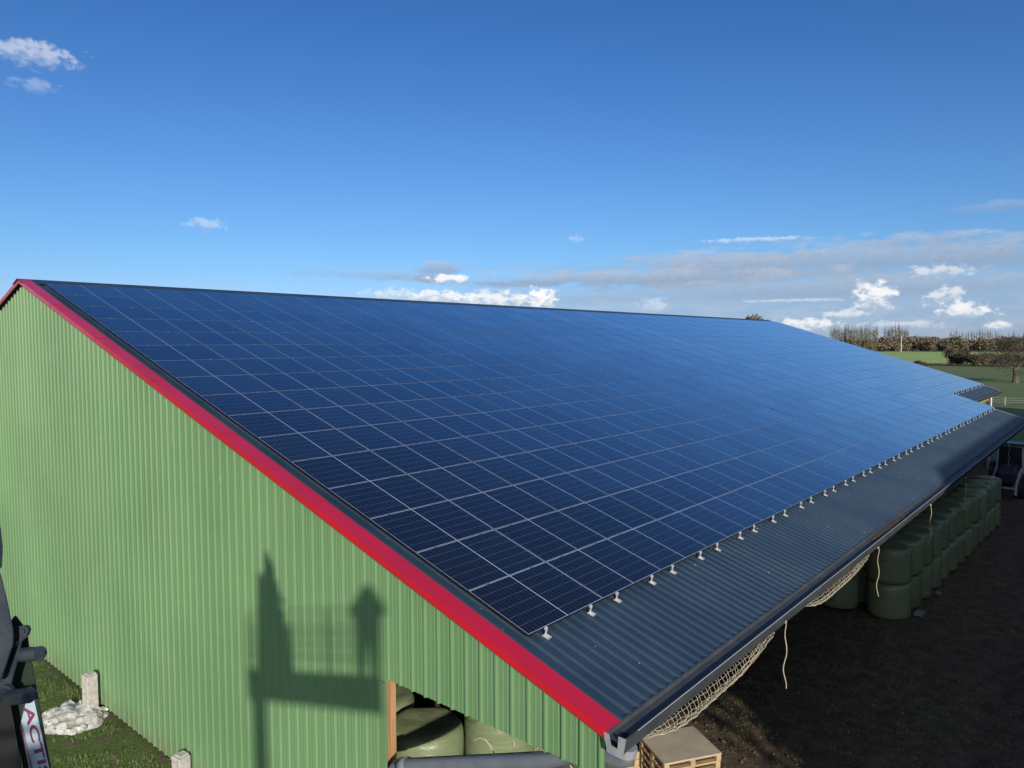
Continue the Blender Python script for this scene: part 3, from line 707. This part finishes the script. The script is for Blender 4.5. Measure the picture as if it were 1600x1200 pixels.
# hedgerow bushes between the two fields
def bush_me(seed, mt, n=1300, R=1, H=1, size=.16):
    rr = random.Random(seed); mb = MB(); cl = [Vector((rr.uniform(-.8,.8)*R, rr.uniform(-.8,.8)*R, rr.uniform(.15,.75)*H)) for _ in range(16)]
    for q in cl: mb.tube([(q.x*.2, q.y*.2, 0), (q.x*.6, q.y*.6, q.z*.5), q], [.06, .04, .015], 4, False, 1)
    leaves(mb, cl, n, .20*R, size, rr); 
    return mb.mesh('bush', [mt, M['bark']])
bmsh = [bush_me(50+k, M['bush'] if k < 3 else M['leaf_g'], 2600, 2.8, 4.6, .36) for k in range(4)]
def place(me, name, lab, cat, x, y, s, grp, rz):
    o = bpy.data.objects.new(name, me); COL.objects.link(o); o.location = (x, y, 0); o.scale = s; o.rotation_euler = (0, 0, rz); return tag(o, lab, cat, grp)
HB = [(1378, .6, .35), (1437, .55, .4), (1500, 1.3, 1.5), (1520, .9, 1.0), (1542, .8, 1.15), (1560, 1.0, 1.0), (1578, .9, .9), (1596, 1.1, 1.0), (1618, 1, 1.1)]
for k, (px, sx, sz) in enumerate(HB):
    v = ray(px, 571); v = Vector((v.x, v.y, 0)).normalized(); dd = 312 + (k % 3)*3
    lab = ['tiny dark bush at the hedge line beside the roof edge', 'low dark scrub on the hedge line before the big round bush', 'big round dark bush on the hedge line left of the oak', 'dark bush against the right side of the big round bush', 'upright olive bush on the hedge line, left of the oak crown', 'dark bush behind the left edge of the oak crown',
           'dark bush on the hedge line directly behind the oak trunk', 'dark bush behind the right half of the oak crown', 'dark bush at the right frame edge behind the oak'][k]
    place(bmsh[3 if k in (4,) else k % 3], 'hedge_bush', lab, 'bush', CAM.x+v.x*dd, CAM.y+v.y*dd, (sx, sx, sz), 'bushes along the hedge line', k*1.3)
hm = MB(); rr = random.Random(8)
cl = []
for k in range(260):
    px = 1330 + 300*k/259; v = ray(px, 573); v = Vector((v.x, v.y, 0)).normalized()*(310+rr.uniform(-1,1)); cl.append(Vector((CAM.x+v.x, CAM.y+v.y, rr.uniform(.1,.6))))
leaves(hm, cl, 5200, .5, .22, rr, flat=.4); tag(hm.build('hedge', M['bush']), 'low dark hedge running between the two green fields', 'hedge', kind='stuff')
# far tree line
def crown_me(seed, mt, n=650, R=6, H=13, size=.9, trunk=2.2):
    rr = random.Random(seed); mb = MB(); mb.tube([(0,0,0), (.2,0,H*.35), (0,.2,H*.7)], [.45,.35,.12], 5, False, 1); cl = []
    for _ in range(26):
        a = rr.uniform(0,6.28); z = rr.uniform(trunk, H*.93); k_ = math.sin(math.pi*min(1, max(0.08, (z-trunk*.4)/(H-trunk*.4))))**.6; cl.append(Vector((math.cos(a)*R*.75*k_*rr.uniform(.3,1), math.sin(a)*R*.75*k_*rr.uniform(.3,1), z)))
    for q in cl[:14]: mb.tube([(0,0,q.z*.5), q], [.15,.05], 3, False, 1)
    leaves(mb, cl, n, R*.16, size, rr); return mb.mesh('tree', [mt, M['bark']])
def poplar_me(seed, mt, H=20):
    rr = random.Random(seed); mb = MB(); mb.tube([(0,0,0), (0,0,H*.5), (.1,0,H)], [.3,.2,.03], 5, False, 1); cl = []
    for k in range(30):
        z = H*(.15+.83*k/30); a = rr.uniform(0,6.28); L = 1.6*(1-.75*(z/H)); q = Vector((math.cos(a)*L*.5, math.sin(a)*L*.5, z+L*.8)); mb.tube([(0,0,z), q], [.09,.03], 3, False, 1)
        if k < 24: cl.append(q)
    leaves(mb, cl, 240, .45, .34, rr, flat=1.6); return mb.mesh('poplar', [mt, M['bark']])
ctree = [crown_me(70+k, [M['leaf_b'], M['leaf_g'], M['leaf_b'], M['leaf_y'], M['leaf_g']][k]) for k in range(5)]
pops = [poplar_me(90+k, M['leaf_y']) for k in range(4)]
def at_px(px, dist): 
    v = ray(px, 545); v = Vector((v.x, v.y, 0)).normalized()*dist; return CAM.x+v.x, CAM.y+v.y
rr = random.Random(77); k = 0; px = 1262
KN = ['brown leafed tree in the far wood on the horizon', 'olive green tree in the far wood on the horizon', 'brown leafed tree in the far wood on the horizon', 'pale yellowish tree in the far wood on the horizon', 'olive green tree in the far wood on the horizon']
while px < 1760:
    kk = rr.choice((0,0,1,2,2,3,4)); x, y = at_px(px, rr.uniform(700, 745)); s = rr.uniform(.75, 1.15)*(1.0 if px > 1330 else .85)
    if 1330 < px < 1372: s *= .8
    place(ctree[kk], 'field_tree', KN[kk], 'tree', x, y, (s*1.15, s*1.15, s*.88), 'trees of the far wood', rr.uniform(0,6)); px += rr.uniform(3.5, 7.5); k += 1
def poprow(a, b, step, s0, dist, lab):
    px = a
    while px < b:
        x, y = at_px(px, dist+rr.uniform(-8, 8)); s = s0*rr.uniform(.85, 1.12)
        place(pops[rr.randrange(4)], 'poplar_tree', lab, 'tree', x, y, (s*1.25, s*1.25, s), lab, rr.uniform(0,6)); px += step*rr.uniform(.7,1.3)
poprow(1298, 1372, 2.2, 1.12, 690, 'pale slender poplar in the tall row left of the utility pole')
poprow(1382, 1420, 2.6, 1.22, 770, 'bare slender poplar rising behind the wood by the utility pole')
poprow(1485, 1560, 4.2, .98, 780, 'bare slender poplar rising behind the wood left of the oak')
poprow(1575, 1660, 7, .9, 780, 'bare slender poplar behind the wood right of the oak')
x, y = at_px(1181, 300); place(ctree[0], 'field_tree', 'dark tree top just showing above the far roof ridge', 'tree', x, y, (1.1, 1.1, 1.50), None, 0)
x, y = at_px(1408, 688); up_ = thing('utility_pole', 'thin pale utility pole standing before the far wood', 'pole', (x, y, 0))
MB().tube([(0,0,0), (0,0,13)], [.42,.30], 8).build('shaft', M['concrete'], up_); MB().box((0,0,12.3), (.2,2.2,.2)).build('crossarm', M['concrete'], up_)
# second slope of darker pasture left of the bright field, seen under the poplars
# field fence
fn = thing('wire_fence', 'low wire fence on pale posts crossing the green pasture beyond the barn', 'fence', (118, 6, 0))
for k in range(12):
    y = -12 + 3.4*k; MB().tube([(0.3*math.sin(k), y, -.1), (0.3*math.sin(k)+.05*math.sin(3*k), y, 1.15)], .05, 6).build('post', M['concrete'], fn)
mb = MB()
for z in (.45, .75, 1.05): mb.tube([(0.3*math.sin(k), -12+3.4*k, z) for k in range(12)], .012, 4, False)
mb.build('wire', M['alu'], fn)
# ------------------------------------------------------------------ tractor beyond the bales
M['tpaint'] = varied('pale_grey_paint', (.5,.5,.5), (.35,.35,.35), 3, .5); M['rubber'] = varied('rubber_tyre', (.02,.02,.02), (.04,.04,.04), 6, .85); M['body_t'] = varied('dark_machine_paint', (.05,.055,.07), (.03,.033,.045), 3, .4)
tr = thing('tractor', 'dark tractor with a pale cab frame parked beyond the bale row', 'tractor', (46.2, -.55, 0), None, math.pi)
mb = MB(); mb.prism([(.2,-.42,.8), (2.3,-.36,.85), (2.35,-.36,1.45), (2.1,-.36,1.6), (.2,-.42,1.75)], (0,.8,0)); mb.build('bonnet', M['body_t'], tr, bevel=.03)
MB().box((.2,0,.75), (2.6,.5,.4)).build('chassis', M['rubber'], tr)
for sy in (-1, 1):
    for x, R, wd, nm in ((-.75, .82, .46, 'rear_wheel'), (1.85, .55, .34, 'front_wheel')):
        wh = MB(); prof = [(R*.55, -wd/2), (R*.93, -wd/2), (R, -wd*.35), (R, wd*.35), (R*.93, wd/2), (R*.55, wd/2)]; n = 28; vs = []
        for k in range(n):
            a = 2*math.pi*k/n; vs += [(x+r*math.cos(a), sy*.85+o, R+r*math.sin(a)) for r, o in prof]
        wh.add(vs, [(k*6+i, k*6+i+1, ((k+1)%n)*6+i+1, ((k+1)%n)*6+i) for k in range(n) for i in range(5)])
        for k in range(22):
            a = 2*math.pi*k/22; rm = Matrix.Rotation(-a, 3, 'Y'); wh.box(Vector((x, sy*.85, R)) + rm @ Vector((R+.01, 0, 0)), (.05, wd*.9, .05), rm)
        wo = wh.build('wheel', M['rubber'], tr); MB().tube([(x, sy*.85-wd*.3, R), (x, sy*.85+wd*.3, R)], R*.56, 20).build('rim', M['tpaint'], wo)
    fb_ = MB(); fb_.tube([(-.75+.98*math.cos(a), sy*.85, .82+.98*math.sin(a)) for a in [rad(x) for x in range(10, 171, 16)]], .04, 6); vs = []
    for a in [rad(x) for x in range(10, 171, 16)]: vs += [(-.75+.96*math.cos(a), sy*.6, .82+.96*math.sin(a)), (-.75+.96*math.cos(a), sy*1.12, .82+.96*math.sin(a))]
    fb_.add(vs, [(2*i, 2*i+1, 2*i+3, 2*i+2) for i in range(10)]); fb_.build('mudguard', M['body_t'], tr)
cb_ = MB(); cw = .68
cor = [((.25, s*cw, 1.2), (.05, s*cw*.9, 2.85)) for s in (-1,1)] + [((-1.25, s*cw, 1.5), (-1.1, s*cw*.9, 2.85)) for s in (-1,1)]
for a, b in cor: cb_.bar(a, b, .08)
for z, k_ in ((2.82, .9), (2.1, .95)):
    for a, b in [((.07,-cw*k_,z), (.07,cw*k_,z)), ((-1.1,-cw*k_,z), (-1.1,cw*k_,z)), ((.07,-cw*k_,z), (-1.1,-cw*k_,z)), ((.07,cw*k_,z), (-1.1,cw*k_,z))]: cb_.bar(a, b, .07)
cb_.build('cab_frame', M['tpaint'], tr); MB().box((-.52,0,2.93), (1.45,1.35,.12)).build('cab_roof', M['body_t'], tr, bevel=.03)
m_, t = mat('cab_glass', (.02,.03,.04), .05, 0, .5); M['cglass'] = m_
mb = MB(); mb.quad((.17,-.6,1.35), (.17,.6,1.35), (.06,.58,2.78), (.06,-.58,2.78)); mb.build('windscreen', M['cglass'], tr)
MB().box((-.55,0,1.4), (.55,.5,.5)).build('seat', M['rubber'], tr, bevel=.04)
ld = MB()
for s in (-1, 1): ld.bar((.4, s*.62, 1.5), (2.9, s*.62, .9), .1, .16); ld.bar((2.9, s*.62, .9), (3.1, s*.62, .35), .1, .14)
ld.bar((2.95, -.62, .7), (2.95, .62, .7), .09); ld.build('loader_arm', M['tpaint'], tr)
# ------------------------------------------------------------------ telehandler boom at the left frame edge
def LP(px, py, dist=3.35, dz=0.0):
    """world point of the boom head, in metres"""
    v = ray(px, py); return CAM + v*(dist/ v.dot(F_)) + F_*dz
M['boom'] = varied('dark_green_boom_paint', (.022,.036,.028), (.03,.045,.036), 2.5, .42, rr=.2)
M['bsteel'] = varied('worn_blue_grey_steel', (.034,.046,.066), (.055,.068,.085), 6, .42, .2, bump=.15)
boom = thing('telehandler_boom', 'dark telehandler boom head with steel pins at the left photo edge', 'boom', LP(30, 1100, 3.35))
def bo(mb, name, mt, **k):
    o = boom.location
    for v in mb.v: v -= o
    return mb.build(name, mt, boom, **k)
RV = ray(30, 1060); dpt = RV*.30
mb = MB(); mb.prism([LP(24,960), LP(43,985), LP(46,1011), LP(80,1200), LP(125,1450), LP(60,1450), LP(36,1200), LP(16,1105), LP(-2,1040), LP(5,985)], dpt); bo(mb, 'jib', M['boom'], bevel=.006)
mb = MB(); mb.prism([LP(-55,880,3.2), LP(-6,885,3.2), LP(1,895,3.2), LP(11,935,3.2), LP(21,985,3.2), LP(21,1006,3.2), LP(2,1062,3.2), LP(-55,1080,3.2)], RV*.10); bo(mb, 'head_plate', M['bsteel'], bevel=.006)
mb = MB(); mb.prism([LP(-55,700,3.3), LP(-20,770,3.3), LP(1,822,3.3), LP(4,850,3.3), LP(2,884,3.3), LP(-55,900,3.3)], RV*.16); bo(mb, 'upper_arm', M['bsteel'], bevel=.012)
mb = MB(); mb.prism([LP(20,979,3.26), LP(38,977,3.26), LP(48,988,3.26), LP(44,994,3.26), LP(34,1002,3.26), LP(31,1022,3.26), LP(20,1060,3.26), LP(16,1085,3.26), LP(4,1092,3.26), LP(-10,1090,3.26), LP(-6,1070,3.26), LP(8,1058,3.26), LP(18,1018,3.26), LP(16,1000,3.26)], RV*.05); bo(mb, 'link_plate', M['bsteel'], bevel=.004)
mb = MB(); mb.prism([LP(-60,1092,3.28), LP(15,1092,3.28), LP(34,1200,3.28), LP(62,1450,3.28), LP(-60,1450,3.28)], RV*.2); bo(mb, 'inner_cheek', mat('black_shadowed_steel', (.008,.009,.012), .6)[0])  # near-black colour stands in for the shade on this boom face
def pin(a, b, r, name='pin'):
    p0, p1 = LP(*a, 3.24), LP(*b, 3.20); d_ = (p1-p0); mb = MB(); mb.tube([p0, p1], r, 18); mb.tube([p1-d_*.06, p1+d_*.02], r*.93, 18); o = bo(mb, name, M['bsteel'], auto=40)
    mb = MB(); mb.tube([p1, p1+d_*.22], r*.17, 8); mb.tube([p1+d_*.10, p1+d_*.16], r*.3, 6)
    for v in mb.v: v -= boom.location
    mb.build('grease_nipple', M['bsteel'], o)
pin((36,1023), (63,1021), .031); pin((16,1090), (46,1086), .034)
for q, r in (((13,1078), .030), ((42,983), .02), ((27,1004), .012)):
    mb = MB(); p0 = LP(*q, 3.26); mb.tube([p0, p0-F_*.022], r, 14); mb.tube([p0-F_*.02, p0-F_*.032], r*.5, 6); bo(mb, 'bolt', M['bsteel'])
# sticker with lettering, on the jib face
m_st = varied('pale_blue_sticker', (.42,.55,.66), (.38,.5,.62), 8, .4); m_tx = varied('maroon_lettering', (.20,.03,.10), (.23,.045,.11), 8, .5)
def SP(px, py, off): return LP(px, py, 3.35-off)
st = MB(); st.quad(SP(46.5,1072,.004), SP(31,1136,.004), SP(66,1290,.004), SP(95,1290,.004)); st.add([SP(48,1070,.004), SP(46.5,1072,.004), SP(95,1290,.004), SP(97,1290,.004)], [(0,1,2,3)])
o_st = bo(st, 'sticker', m_st)
def text_mesh(s, W_, H_):
    cu = bpy.data.curves.new('txt', 'FONT'); cu.body = s; cu.size = 1; cu.extrude = .004; cu.offset = .022; o = bpy.data.objects.new('txt', cu); COL.objects.link(o)
    bpy.context.view_layer.update(); me = bpy.data.meshes.new_from_object(o.evaluated_get(bpy.context.evaluated_depsgraph_get())); bpy.data.objects.remove(o)
    xs = [v.co.x for v in me.vertices]; ys = [v.co.y for v in me.vertices]
    me.transform(Matrix.Diagonal((W_/(max(xs)-min(xs)), H_/(max(ys)-min(ys)), .1, 1))); return me
def put_text(s, W_, H_, p0, p1, ptop, name):
    """baseline starts at p0 towards p1, letters' tops towards ptop"""
    me = text_mesh(s, W_, H_); x = (p1-p0).normalized(); n = x.cross((ptop-p0)).normalized(); y = n.cross(x)
    me.transform(Matrix((x, y, n)).transposed().to_4x4()); me.transform(Matrix.Translation(p0 - boom.location)); me.materials.clear(); me.materials.append(m_tx)
    o = bpy.data.objects.new(name, me); COL.objects.link(o); o.parent = boom; return o
put_text('ACTIS', .335, .043, SP(37,1106,.0055), SP(62,1206,.0055), SP(52,1100,.0055), 'lettering')
mb = MB(); mb.quad(SP(34,1128,.006), SP(32.5,1137,.006), SP(56,1240,.006), SP(61,1240,.006)); bo(mb, 'sticker_stripe', varied('dull_mauve_print', (.26,.16,.24), (.3,.2,.28), 9, .5))
# ------------------------------------------------------------------ the photographer's platform (out of frame; throws its shadow on the gable)
FW = Vector((.61, .79, 0)).normalized(); LF = Vector((-FW.y, FW.x, 0))
floor_z = CAM.z - 1.62
bk = thing('work_platform', 'steel work platform basket on the telehandler boom', 'platform', CAM + FW*(-.35) + LF*1.05 - Vector((0,0,1.50)))
def BP(l, f, z): return FW*f + LF*l + Vector((0,0,z))
def bb(l0, l1, f0, f1, z0, z1, name, mt):
    mb = MB(); mb.prism([BP(l0,f0,z0), BP(l1,f0,z0), BP(l1,f1,z0), BP(l0,f1,z0)], (0,0,z1-z0)); return mb.build(name, mt, bk)
bb(-1.25, 1.2, -.55, .5, -.28, 0, 'floor', M['interior'])
rl = MB()
for l in (-1.2, -.4, .4, 1.15):
    for f in (-.5, .45): rl.tube([BP(l,f,0), BP(l,f,1.08)], .022, 8)
for z in (.28, .5, .7, .9, 1.08):
    for f in (-.5, .45): rl.tube([BP(-1.2,f,z), BP(1.15,f,z)], .018, 6)
    for l in (-1.2, 1.15): rl.tube([BP(l,-.5,z), BP(l,.45,z)], .018, 6)
rl.build('railing', M['interior'], bk)
# second mast, toolbox and boom under the basket
mb = MB(); mb.prism([BP(.22,-.45,0), BP(.55,-.45,0), BP(.50,-.45,1.0), BP(.28,-.45,1.0)], FW*.4); mb.build('control_box', M['interior'], bk)
bsh = MB(); a = BP(.95, .55, -.3); bsh.prism([BP(.66,.35,-.2), BP(.98,.35,-.2), BP(.93,.45,1.72), BP(.69,.45,1.72)], FW*.25); bsh.build('mast', M['bsteel'], bk)
th = thing('telehandler', 'dark green telehandler standing on the ground and lifting the work platform', 'telehandler', bk.location - Vector((0,0,bk.location.z)) - FW*7.5)
bz = bk.location.z
mb = MB(); mb.bar(BP(.95,-.6,1.6), BP(.95, 7.4, bz-.35), .3, .36); mb.build('boom', M['boom'], th)
mb = MB(); mb.box((0,0,0), (3.6,1.6,.9), Matrix((FW, LF, Vector((0,0,1)))).transposed()); 
for v in mb.v: v += Vector((0,0,1.0)) + LF*.2
mb.build('chassis', M['boom'], th, bevel=.05)
mb = MB(); mb.box((0,0,0), (1.3,.8,1.3), Matrix((FW, LF, Vector((0,0,1)))).transposed())
for v in mb.v: v += Vector((0,0,1.9)) - LF*.35
mb.build('cab', M['cglass'], th, bevel=.08)
for f in (-1.2, 1.3):
    for l in (-.85, 1.15):
        mb = MB(); mb.tube([BP(l-.18,f,.55), BP(l+.18,f,.55)], .55, 24); mb.build('wheel', M['rubber'], th)
# the photographer, standing behind the camera
def skin_fig(name, verts, edges, mats_, parent=None, root=0, sub=2):
    me = bpy.data.meshes.new(name); me.from_pydata([v[0] for v in verts], edges=edges, faces=[])
    o = bpy.data.objects.new(name, me); COL.objects.link(o); md = o.modifiers.new('skin', 'SKIN'); md.use_smooth_shade = True
    for i, v in enumerate(verts): me.skin_vertices[0].data[i].radius = (v[1]*1.4, (v[1] if len(v) < 3 else v[2])*1.35)
    me.skin_vertices[0].data[root].use_root = True; s_ = o.modifiers.new('sub', 'SUBSURF'); s_.levels = s_.render_levels = sub; me.materials.append(mats_)
    if parent: o.parent = parent
    return o
hd = .36; bx_ = -hd       # head centre behind the lens
def HP(l, f, z): return tuple(BP(l, f, z))
V = [(HP(0,bx_-.02,.95), .15,.12), (HP(0,bx_-.02,1.15), .15,.11), (HP(0,bx_,1.35), .17,.11), (HP(0,bx_,1.44), .08), (HP(0,bx_+.02,1.52), .055), (HP(0,bx_+.03,1.60), .085,.095), (HP(0,bx_+.03,1.70), .08,.09),
     (HP(.19,bx_,1.38), .06), (HP(.27,bx_+.10,1.18), .048), (HP(.10,bx_+.28,1.50), .034), (HP(-.19,bx_,1.38), .06), (HP(-.27,bx_+.10,1.18), .048), (HP(-.10,bx_+.28,1.50), .034),
     (HP(.10,bx_-.02,.88), .10), (HP(.12,bx_,.48), .068), (HP(.12,bx_-.03,.08), .05), (HP(.12,bx_+.12,.05), .04), (HP(-.10,bx_-.02,.88), .10), (HP(-.12,bx_,.48), .068), (HP(-.12,bx_-.03,.08), .05), (HP(-.12,bx_+.12,.05), .04)]
Eg = [(0,1),(1,2),(2,3),(3,4),(4,5),(5,6),(2,7),(7,8),(8,9),(2,10),(10,11),(11,12),(0,13),(13,14),(14,15),(15,16),(0,17),(17,18),(18,19),(19,20)]
person = skin_fig('person', V, Eg, varied('dark_work_clothes', (.04,.05,.08), (.06,.07,.1), 4, .85)); person.location = CAM - Vector((0,0,1.50)); person.scale = (.926, .926, .926)
tag(person, 'person in dark work clothes standing on the platform holding up a phone', 'person')
# ------------------------------------------------------------------ neighbouring shed, right of the frame (its shade falls over the yard and bales)
nb = thing('neighbour_shed', 'tall neighbouring farm shed with hipped roof right of the yard', 'shed')
x0, x1, y0, y1, ze, zr = 2.2, 95, -21.5, -9.0, 4.6, 10.9; ym = (y0+y1)/2
for a, b in (((x0,y1), (x1,y1)), ((x1,y1), (x1,y0)), ((x1,y0), (x0,y0)), ((x0,y0), (x0,y1))):
    mb = MB(); mb.quad((a[0],a[1],0), (b[0],b[1],0), (b[0],b[1],ze), (a[0],a[1],ze)); mb.build('wall', M['interior'], nb)
mb = MB(); hx = 8.5
mb.add([(x0-.3,y1+.3,ze), (x1,y1+.3,ze), (x1,y0-.3,ze), (x0-.3,y0-.3,ze), (x0+7.5,ym,zr), (x1,ym,zr)], [(0,1,5,4), (2,3,4,5), (3,0,4), (1,2,5)]); mb.build('roof', M['sheet'], nb)

yt = place(crown_me(301, M['leaf_b'], 2600, 3.4, 7.6, .16, 1.0), 'added_shade_tree', 'small brown leafed tree added out of view to soften the shed shadow edge', 'tree', .9, -11.5, (1,1,1), None, .4)  # out-of-frame tree added to break up and soften the shed's shadow edge
yt.location.x = 1.1
